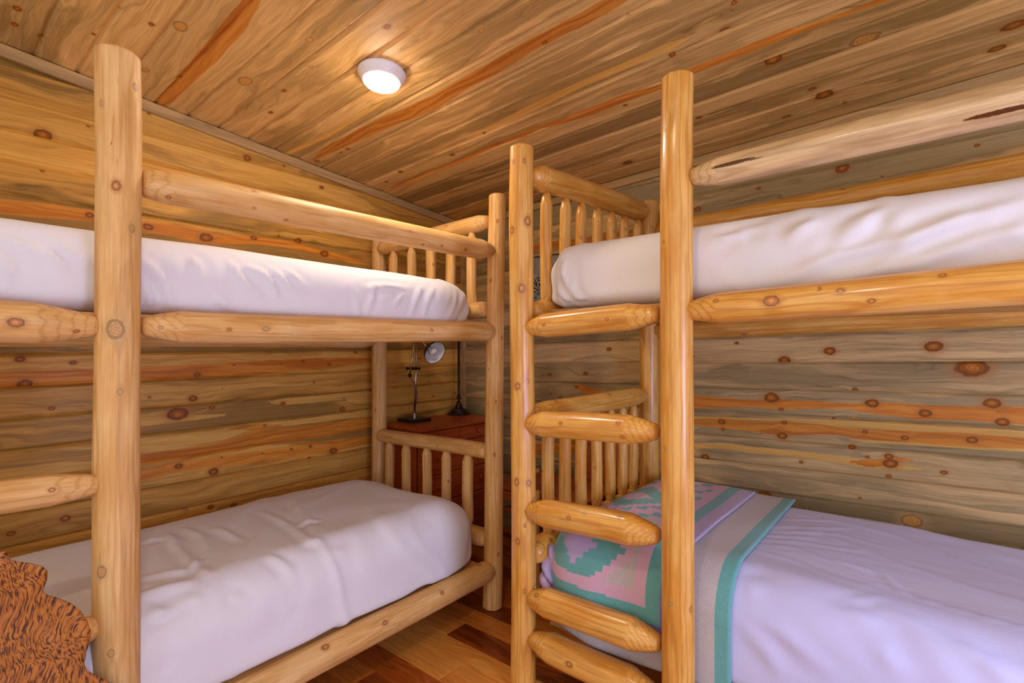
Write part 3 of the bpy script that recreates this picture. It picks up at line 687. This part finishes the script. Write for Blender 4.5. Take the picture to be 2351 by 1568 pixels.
def wrC(Q, P):                                          # right upper: taut, curved folds at the head end, long slanting pulls
    w = folds(Q, (.75, 0, 1.), 5., .06, .010, .1) * np.clip((P[:, 0] + .65) * 4, 0, 1) * .5 + .010 * vnoise(Q * 3) + creases(P, 1500, 150, .4145, fC1, hitC, .016, .013) + creases(P, 1200, 540, .1276, fC2, hitC, .008, .012)
    g = np.clip((-.98 - P[:, 0]) / .2, 0, 1)
    w += g * .003 * np.sin((P[:, 0] + 1.25) * 75 + (P[:, 2] - 1.5) * 30 + 2.5 * vnoise(Q * 4))
    return w
bedding('mattress', 'smooth white-sheeted mattress on the upper bunk of the right bed', (-1.235, X3 - .06, YF + .075, 2.715, 1.51, 1.775), (.12, .085, .13), M['sheet'], wrC, .013, 9.)
def wrD(Q, P):                                          # right lower: long fine pulls from the blanket, hanging front
    w = folds(Q, (.35, 1., 0), 7., .07, .010, .1) * np.clip(1.1 - np.abs(P[:, 0] + .1) * .9, 0, 1) + folds(Q, (1., .2, .8), 3.6, .08, .012) * np.clip((2.1 - P[:, 1]) * 3, 0, 1)
    w += .022 * vnoise(Q * 2.2) + .003 * vnoise(Q * np.array([6, 40, 10]))
    w += creases(P, 1450, 1050, .3832, fD, hitD, .010, .006) + creases(P, 1450, 1050, .3832, fD2, hitD, .022, .006)
    return w * np.clip((P[:, 0] + .56) * 12, .0, 1)
boxD = (-1.215, X3 - .06, YF + .073, 2.735, .247, .625)
bedding('mattress', 'white-sheeted mattress on the lower bunk of the right bed, below the blanket', boxD, (.13, .15, .16), M['sheet_cool_cast'], wrD, .015, 14.)

# ------------------------------------------------------------------ blanket
TEAL, PINK, TAUPE, LAV, VIO = range(5)
M['bl'] = [cloth('blanket_teal', (.17, .47, .45), 420., .5, .95, .3, (.12, .38, .37)), cloth('blanket_pink', (.74, .47, .60), 420., .5, .95, .3, (.65, .40, .52)),
           cloth('blanket_taupe', (.61, .56, .55), 420., .5, .95, .3, (.50, .455, .45)), cloth('blanket_lilac', (.54, .42, .66), 420., .5, .95, .3, (.46, .36, .58)),
           cloth('blanket_violet', (.27, .21, .56), 420., .5, .95, .3, (.22, .17, .47))]
def cross(x, t, off):
    """Point on the (offset) bed cross-section at arc length t measured upward along the front from z=.281."""
    x0, x1, y0, y1, z0, z1 = boxD; rx, ry, rz = .13, .15, .16
    q = max(0., (x0 + rx - x) / (rx + off)); k = math.sqrt(max(0., 1 - min(q, 1.) ** 2))
    ryk, rzk = ry * k + off * k, rz * k + off * k
    yc, zcn = y0 + ry, z1 - rz
    Ls = zcn - z0; La = .5 * math.pi * math.sqrt((ryk ** 2 + rzk ** 2) / 2)
    if t < Ls: return (x, yc - ryk, z0 + t)
    if t < Ls + La: a = (t - Ls) / La * math.pi / 2; return (x, yc - ryk * math.cos(a), zcn + rzk * math.sin(a))
    return (x, yc + (t - Ls - La), zcn + rzk)
def drape(name, xa, xb, tfun, tb, off, colour, parent, label=None, nx=70, nt=130, th=.007, ex=None):
    V = []; Fc = []; mi = []
    for i in range(nx + 1):
        x = xa + (xb - xa) * i / nx
        for j in range(nt + 1):
            ta = tfun(x); t = ta + (tb - ta) * j / nt
            p = Vector(cross(ex(x, t) if ex else x, t, off)); nz = vnoise(np.array([[x * 5, t * 4, 2.]]))[0]
            p.y -= (.012 * nz + .012 * vnoise(np.array([[x * 9 + 4, t * 1.2, 5.]]))[0]) * max(0., 1 - max(0, t - .2) * 4); p.z += .012 * nz * min(1, max(0., t - .25) * 4)
            V.append(p - parent.location)
    for i in range(nx):
        for j in range(nt):
            Fc.append((i * (nt + 1) + j, (i + 1) * (nt + 1) + j, (i + 1) * (nt + 1) + j + 1, i * (nt + 1) + j + 1))
            x = xa + (xb - xa) * (i + .5) / nx; ta = tfun(x); t = ta + (tb - ta) * (j + .5) / nt
            mi.append(colour(x, t))
    o = mesh_obj(name, V, Fc, M['bl'], parent, midx=mi)
    s = o.modifiers.new('thickness', 'SOLIDIFY'); s.thickness = th; s.offset = 1.
    if label: o['label'] = label
    return o
BL = thing('blanket', 'woven pastel teal and pink blanket draped over the head of the lower right bunk', 'blanket', (-.85, 2.2, .63))
drape('base_layer', -1.205, -.492, lambda x: -.012 + .010 * math.sin(x * 9), 1.33, .010, lambda x, t: TEAL if x > -.545 else TAUPE, BL, 'taupe woven layer with a teal edge', nx=56)
def motif(x, t):
    if x > -.685: return LAV if t > .35 else PINK
    XC, hem = -1.075, .125
    dR = -.722 - x; dH = t - hem
    if dR < 0: return VIO if t < .45 else LAV
    if dH < .018: return VIO
    if dR < .055 or dH < .07: return TEAL
    if dR < .095 or dH < .115: return PINK
    q = .0235
    ax = round(abs(x - XC) / q) * q
    per = .52; tc = .355
    at = (t - tc) % per; at = min(at, per - at); at = round(at / q) * q
    D = ax / .205 + at / .20
    second = round((t - tc) / per) % 2
    if D < .36 and at < .09: return LAV if not second else PINK
    if D < 1.0: return TEAL if not second else TEAL
    if D < 1.24: return PINK
    return TAUPE if t < .62 else (TEAL if (int(abs(x) / .05) + int(t / .05)) % 3 == 0 else PINK)
drape('patterned_layer', -1.232, -.66, lambda x: .102 + .012 * math.sin(x * 7 + 1), 1.32, .026, motif, BL, 'stepped teal, pink and lilac pattern with a teal border', nx=64, nt=150)
# bunched corner of the blanket below the headboard rail
def bunch(name, c, s, mat, seed, parent):
    P, N, Fc = rbox_points(-s[0], s[0], -s[1], s[1], -s[2], s[2], s, .012)
    D = .02 * vnoise(P * 16 + seed) + .012 * np.sin(P[:, 2] * 60 + P[:, 0] * 90 + seed)
    P = P + N * D[:, None] + np.array(c)
    return mesh_obj(name, [Vector(p) - parent.location for p in P], Fc, mat, parent)
bunch('gathered_corner', (-1.214, YF + .105, .455), (.028, .035, .085), M['bl'][LAV], 3., BL)
bunch('gathered_corner', (-1.226, YF + .10, .385), (.022, .03, .045), M['bl'][PINK], 8., BL)

# ------------------------------------------------------------------ chest of drawers
ch = thing('chest_of_drawers', 'red-brown cherry chest of drawers in the corner behind the left bunk', 'chest of drawers', (-2.66, 2.46, 0))
cx0, cx1, cy0, cy1, ct = -2.862, -2.47, 2.13, 2.83, .85
b = MB(); b.box((cx0, cy0, .05), (cx1 - .022, cy1, ct - .026), .004); b.box((cx0 + .02, cy0 + .0, 0), (cx1 - .03, cy0 + .05, .06)); b.box((cx0 + .02, cy1 - .05, 0), (cx1 - .03, cy1, .06))
b.box((cx1 - .03, cy0, .03), (cx1 - .008, cy0 + .028, ct - .026), .002); b.box((cx1 - .03, cy1 - .028, .03), (cx1 - .008, cy1, ct - .026), .002); b.box((cx1 - .03, cy0, .03), (cx1 - .008, cy1, .085), .002)
b.build('carcass', M['cherry'], ch)
MB().box((cx0, cy0 - .018, ct - .026), (cx1 + .018, cy1 + .018, ct), .006).build('chest_top', M['cherry'], ch)
rows = [(.725, .815, 2), (.535, .718, 1), (.355, .528, 1), (.095, .348, 1)]
for za, zb, n in rows:
    for k in range(n):
        ya = cy0 + .032 + k * (cy1 - cy0 - .064) / n; yb = cy0 + .032 + (k + 1) * (cy1 - cy0 - .064) / n
        dr = MB().box((cx1 - .028, ya + .003, za), (cx1 - .002, yb - .003, zb), .005).build('drawer', M['cherry'], ch)
        for ky in ([.5] if n == 2 else [.2, .8]):
            yk = ya + (yb - ya) * ky
            if n == 2: yk = 2.283 if k == 0 else 2.655
            kb = MB().lathe([(.006, -.002), (.007, .010), (.014, .016), (.0165, .024), (.013, .031), (.004, .034)], (cx1 - .002, yk, (za + zb) / 2 + .008), (1, 0, 0), 18)
            kb.build('knob', M['cherry'], dr, auto=40)

# ------------------------------------------------------------------ desk lamp with black square base
lx, ly = -2.765, 2.335
dl = thing('desk_lamp', 'nickel desk lamp with white shade and black slab base on the chest', 'desk lamp', (lx, ly, ct))
XL = lx
def LP(x, y, X=None): return Vector(onX(x, y, X or XL))
MB().box((lx - .075, ly - .085, ct), (lx + .085, ly + .075, ct + .022), .002).build('base', M['black'], dl)
MB().lathe([(.016, 0), (.016, .012), (.011, .016), (.011, .03), (.007, .034)], (lx, ly, ct + .022), n=20).build('collar', M['steel'], dl, auto=40)
top1 = LP(957.5, 775)
MB().tube([(lx, ly, ct + .03), top1], .0075, 14).build('pole', M['steel'], dl, smooth=True)
armb, armt = LP(941, 862, XL + .03), LP(953, 775, XL + .03)
MB().tube([armb, armt], .006, 12).build('swing_arm', M['steel'], dl, smooth=True)
ball = MB(); ball.lathe([(.001, -.014)] + [(.014 * math.sin(t), -.014 * math.cos(t)) for t in np.linspace(.3, 2.8, 9)] + [(.001, .014)], armb, n=16)
ball.build('counterweight', M['bronze'], dl, smooth=True)
ca, cb = LP(934, 846, XL + .02), LP(963, 846, XL + .02); dv = cb - ca
MB().lathe([(.011, 0), (.006, .010), (.006, .018), (.010, .022), (.010, dv.length * .5), (.006, dv.length * .55), (.010, dv.length * .6), (.010, dv.length - .02), (.005, dv.length - .016), (.005, dv.length - .010), (.011, dv.length)], ca, dv, 16).build('clamp', M['bronze'], dl, auto=40)
sc_ = LP(999, 810, XL + .13); neck = LP(968, 785, XL + .06)
axv = Vector((.88, -.06, -.40)).normalized()
rim = sc_; R0 = .083
apex = rim - axv * .085
pr = [(.018, 0), (.022, .008), (.034, .016), (.058, .036), (.074, .060), (R0, .085)]
inn = [(R0 - .003, .085), (.071, .061), (.055, .038), (.031, .019), (.018, .012)]
sh = MB().lathe(pr, apex, axv, 40, cap=False); sh.build('shade', M['bronze'], dl, smooth=True)
MB().lathe(inn, apex, axv, 40, cap=False).build('shade_lining', M['white'], dl, smooth=True)
rimb = MB().lathe([(R0, .085), (R0 + .001, .0865), (R0 - .003, .085)], apex, axv, 40, cap=False); rimb.build('rim', M['bronze'], dl, smooth=True)
MB().lathe([(.001, .015), (.014, .016), (.014, .030), (.016, .036), (.027, .052), (.029, .064), (.025, .078), (.014, .087), (.001, .09)], apex, axv, 24).build('bulb', M['white'], dl, smooth=True)
MB().tube([apex, apex - axv * .03, neck + Vector((0, -.03, .05)), armt], .006, 10).build('neck', M['steel'], dl, smooth=True)
MB().tube([armb, LP(947, 874, XL + .03), LP(953, 884, XL + .025), LP(957, 900, XL + .02), LP(958, 915, XL + .01), LP(955, 927, XL + .005), LP(952, 940)], .0022, 8).build('power_cord', M['cord'], dl, smooth=True)

# ------------------------------------------------------------------ dark lamp in the corner
kx, ky = -2.785, 2.785
kl = thing('table_lamp', 'dark bronze lamp with stepped round base in the corner on the chest', 'lamp', (kx, ky, ct))
MB().lathe([(.084, 0), (.086, .006), (.083, .014), (.066, .017), (.066, .026), (.062, .030), (.054, .032), (.053, .040), (.046, .043), (.034, .047), (.026, .062), (.020, .080), (.015, .092)], (kx, ky, ct), n=40).build('base', M['bronze'], kl, auto=35)
MB().lathe([(.015, .092), (.018, .096), (.009, .103), (.008, .112)] + [(.008 + .010 * math.sin(t), .125 - .013 * math.cos(t)) for t in np.linspace(0, math.pi, 9)] + [(.008, .140), (.014, .146), (.014, .150), (.009, .153)], (kx, ky, ct), n=28).build('turned_stem', M['bronze'], kl, auto=50)
MB().lathe([(.0095, .15), (.0095, .62), (.013, .625), (.013, .635), (.004, .65)], (kx, ky, ct), n=20).build('pole', M['bronze'], kl, auto=40)

# ------------------------------------------------------------------ framed picture on the rear wall
pf = thing('framed_picture', 'framed wintry landscape picture on the rear wall behind the upper right bunk', 'picture', (-1.96, YW - .01, 1.83))
px0, px1, pz0, pz1 = -2.26, -1.70, 1.645, 2.015
fb = MB(); yb0, yb1 = YW - .026, YW - .0005
for a, bb in (((px0, pz0), (px1, pz0 + .022)), ((px0, pz1 - .022), (px1, pz1)), ((px0, pz0), (px0 + .022, pz1)), ((px1 - .022, pz0), (px1, pz1))):
    fb.box((a[0], yb0, a[1]), (bb[0], yb1, bb[1]), .003)
fb.build('frame', plain('light_wood_frame', (.55, .32, .13), .5, stretch=(1, 1, 1)), pf)
def landscape():
    n = NT('winter_landscape_print'); g = n.new('TexCoord').outputs['Generated']; x, y, z = n.xyz(g)
    nz = n.noise(n.vec(n.ma('MULTIPLY', x, 3.), 0., n.ma('MULTIPLY', z, 3.)), 1., 4.)
    sky = n.mix(n.mr(nz, .3, .7), (.16, .16, .15), (.36, .36, .34))
    tr = n.noise(n.vec(n.ma('MULTIPLY', x, 44.), 0., n.ma('MULTIPLY', z, 30.)), 1., 3.)
    tree = n.mix(n.mr(tr, .47, .55), (.015, .02, .018), (.52, .48, .40))
    mt = n.mix(n.mr(n.noise(n.vec(n.ma('MULTIPLY', x, 9.), 0., n.ma('MULTIPLY', z, 9.)), 1., 4.), .4, .6), (.12, .13, .13), (.45, .42, .38))
    wn = n.noise(n.vec(n.ma('MULTIPLY', x, 6.), 0., n.ma('MULTIPLY', z, 40.)), 1., 3.)
    wat = n.mix(n.mr(wn, .4, .6), (.03, .10, .10), (.30, .40, .38))
    zn = n.ma('ADD', z, n.ma('MULTIPLY', n.ma('SUBTRACT', nz, .5), .12))
    c = n.mix(n.mr(zn, .60, .66), mt, sky); c = n.mix(n.mr(zn, .50, .54), tree, c); c = n.mix(n.mr(zn, .22, .24), wat, c)
    return n.fin(c, .25, .5)
MB().box((px0 + .027, YW - .013, pz0 + .027), (px1 - .027, YW - .008, pz1 - .027)).build('print', landscape(), pf)
MB().box((px0 + .02, YW - .008, pz0 + .02), (px1 - .02, YW - .004, pz1 - .02)).build('backing', M['black'], pf)

# ------------------------------------------------------------------ rustic bench and bin in the corner
bn = thing('bench', 'low rustic bench of red-brown planks on log legs in the corner between the beds', 'bench', (-1.9, 2.56, 0))
for k in range(4): MB().box((-2.08, 2.36 + k * .112, .505), (-1.42, 2.36 + k * .112 + .104, .53), .003).build('seat_plank', M['bench'], bn)
for X in (-2.03, -1.715):
    for Y in (2.33, 2.76):
        log(bn, 'leg', (X, Y, 0), (X, Y, .555), .023, .021, mat=M['logR'], kn=2, seg=14, cap=.005)
for z in (.12, .25, .38):
    for k in range(3): MB().box((-2.01, 2.38 + k * .13, z - .008 - k * .004), (-1.80, 2.38 + k * .13 + .06, z + .012 - k * .004), .002).build('shelf_slat', M['bench'], bn)
for Y in (2.35, 2.78): MB().box((-2.06, Y - .012, .46), (-1.45, Y + .012, .503), .002).build('apron', M['bench'], bn)
for k in range(2): MB().box((-1.72 + k * .155, 2.80, .50), (-1.72 + k * .155 + .148, 2.826, .84), .004).build('back_plank', M['bench'], bn)
MB().box((-1.455, 2.37, 0), (-1.42, 2.41, .504), .002).build('support', M['bench'], bn)
bi = thing('storage_bin', 'black storage bin under the bench behind the right headboard', 'bin', (-1.58, 2.56, 0))
MB().box((-1.685, 2.385, 0), (-1.47, 2.75, .43), .012).build('body', M['black'], bi)
MB().box((-1.69, 2.38, .43), (-1.465, 2.755, .458), .006).build('lid', M['black'], bi)

# ------------------------------------------------------------------ ceiling light
lc = Vector(onC(877, 168)); 
cl = thing('ceiling_light', 'round white flush disk light glowing on the pine ceiling', 'ceiling light', lc)
dn = nC
MB().lathe([(.100, 0), (.101, .004), (.099, .010), (.092, .022), (.083, .035), (.078, .041), (.075, .042)], lc, dn, 56).build('trim_ring', M['white'], cl, auto=40)
ng = NT('lamp_diffuser'); ng.fin((.9, .88, .85), .4)
ng.b.inputs['Emission Color'].default_value = (1., .86, .68, 1); ng.b.inputs['Emission Strength'].default_value = 165.
MB().lathe([(.0745, .0415), (.072, .048), (.060, .054), (.035, .057), (.002, .058)], lc, dn, 48).build('diffuser', ng.m, cl, smooth=True)

# ------------------------------------------------------------------ cowhide slung over the ladder
def cowhide():
    n = NT('brindle_cowhide'); u, v, w = n.xyz(n.attr('wc'))
    b = n.noise(n.vec(u, v, 0.), 5., 3.); b2 = n.noise(n.vec(u, v, 4.), 3., 2.)
    ang = n.ma('ADD', n.ma('MULTIPLY', u, 185.), n.ma('ADD', n.ma('MULTIPLY', b, 44.), n.ma('MULTIPLY', b2, 34.)))
    st = n.noise(n.vec(ang, n.ma('ADD', n.ma('MULTIPLY', v, 42.), n.ma('MULTIPLY', b, 22.)), 0.), 1., 4., .62)
    fine = n.noise(n.vec(n.ma('MULTIPLY', ang, 2.2), n.ma('MULTIPLY', v, 40.), 1.), 1., 3.)
    m = n.mr(n.ma('ADD', st, n.ma('MULTIPLY', n.ma('SUBTRACT', fine, .5), .3)), .39, .56)
    col = n.mix(m, (.075, .018, .003), n.mix(b, (.46, .135, .012), (.62, .22, .024)))
    n.bump(n.ma('ADD', st, fine), .5, .003)
    n.b.inputs['Sheen Weight'].default_value = .1
    return n.fin(col, .45, .4)
XH = -1.712
outl = [(0,728),(45,740),(62,785),(110,800),(200,810),(270,830),(302,858),(299,915),(272,985),(300,1015),(380,1035),(450,1065),(510,1110),(553,1170),(576,1235),(566,1310),(545,1370),(532,1440),(547,1482),(600,1512),(650,1535),(720,1575)]
op = [onX(x / 2.76, 1000 + y / 2.76, XH) for x, y in outl]
edge = [(p[1], p[2]) for p in op]
edge += [(.43, .40), (.40, .33), (.44, .25), (.40, .17), (.30, .13), (.20, .15), (.10, .11), (0., .14), (-.10, .12)]
ez = np.array([e[1] for e in edge]); ey = np.array([e[0] for e in edge])
# build as rows in z: for each height the right border comes from the outline, the left border lies out of view
hz = thing('cowhide_rug', 'brown brindle cowhide slung over the ladder of the left bunk, wavy edge', 'cowhide', (XH, .1, .1))
def right_edge(z):
    best = -9
    for i in range(len(edge) - 1):
        (y0, z0), (y1, z1) = edge[i], edge[i + 1]
        if min(z0, z1) <= z <= max(z0, z1) and abs(z1 - z0) > 1e-6:
            best = max(best, y0 + (y1 - y0) * (z - z0) / (z1 - z0))
    return best
rowsz = np.linspace(.125, edge[0][1] - .002, 150); V = []; Fc = []; WC = []; nyh = 40
yl = -.20
def hx(y, z): return XH + .010 * math.sin(y * 11 + z * 3) + .006 * math.sin(z * 14 + y * 5) + .012
for z in rowsz:
    re = max(right_edge(z), yl + .05)
    for k in range(nyh + 1): y = yl + (re - yl) * k / nyh; V.append((hx(y, z), y, z))
# carry the left part on upwards and over the second rung
zt = rowsz[-1]
for k2, ang in enumerate(np.linspace(0, 1, 14)):
    z = zt + (.985 - zt) * min(1, ang * 1.6); a = max(0, ang * 1.6 - 1) / .6 * math.pi
    for k in range(nyh + 1):
        w_ = .37 - .10 * min(1, ang * 1.6); y = yl + w_ * k / nyh
        X = hx(y, z) if a == 0 else XF + (hx(y, z) - XF) * math.cos(a)
        V.append((X, y, z + (.062 * math.sin(a))))
nr = len(V) // (nyh + 1)
for i in range(nr - 1):
    for k in range(nyh): Fc.append((i * (nyh + 1) + k, i * (nyh + 1) + k + 1, (i + 1) * (nyh + 1) + k + 1, (i + 1) * (nyh + 1) + k))
WC = [(V[i][1], V[i][2], 0) for f in Fc for i in f]
ho = mesh_obj('hide', [Vector(v) - hz.location for v in V], Fc, cowhide(), hz, attrs=dict(wc=WC))
sm_ = ho.modifiers.new('thickness', 'SOLIDIFY'); sm_.thickness = .004; sm_.offset = -1

# ------------------------------------------------------------------ light
def area(name, loc, target, size, energy, col, sy=None):
    l = bpy.data.lights.new(name, 'AREA'); l.shape = 'RECTANGLE'; l.size = size; l.size_y = sy or size; l.energy = energy; l.color = col
    o = bpy.data.objects.new(name, l); COL.objects.link(o); o.location = loc
    o.rotation_euler = (Vector(target) - Vector(loc)).to_track_quat('-Z', 'Y').to_euler(); return o
area('assumed_daylight', (1.75, .75, 1.0), (-.2, 2.3, .45), .9, 44., (.50, .57, 1.), 1.0)  # added cool area light, standing for daylight from an assumed window; none modelled
lc_fill = Vector((-.35, .05, zc(-.35, .05)))                # added fill light near the viewer, modelled as another disk light
cl_fill = thing('ceiling_light', 'added white disk fill light on the ceiling outside the view', 'ceiling light', lc_fill)
MB().lathe([(.100, 0), (.101, .004), (.099, .010), (.092, .022), (.083, .035), (.078, .041), (.075, .042)], lc_fill, dn, 56).build('trim_ring', M['white'], cl_fill, auto=40)
MB().lathe([(.0745, .0415), (.072, .048), (.060, .054), (.035, .057), (.002, .058)], lc_fill, dn, 48).build('diffuser', ng.m, cl_fill, smooth=True)
w = bpy.data.worlds.new('world'); scene.world = w; w.use_nodes = True
nt = w.node_tree; bg = nt.nodes['Background']; tc = nt.nodes.new('ShaderNodeTexCoord'); sx = nt.nodes.new('ShaderNodeSeparateXYZ')
nt.links.new(tc.outputs['Generated'], sx.inputs[0])      # fill: assumed cool daylight from the open right side, added warm light from behind
rp = nt.nodes.new('ShaderNodeValToRGB'); e = rp.color_ramp.elements
e[0].position = .42; e[0].color = (1., .86, .70, 1); e[1].position = .95; e[1].color = (.80, .82, 1., 1)
mp = nt.nodes.new('ShaderNodeMapRange'); mp.inputs[1].default_value = -1; mp.inputs[2].default_value = 1
nt.links.new(sx.outputs[0], mp.inputs[0]); nt.links.new(mp.outputs[0], rp.inputs[0]); nt.links.new(rp.outputs[0], bg.inputs[0])
bg.inputs[1].default_value = 1.05

vs_ = scene.view_settings
vs_.view_transform = 'Standard'; vs_.look = 'None'; vs_.gamma = 1; vs_.use_curve_mapping = False; vs_.exposure = 0.2
scene.cycles.use_denoising = True
scene.cycles.max_bounces = 6; scene.cycles.diffuse_bounces = 4
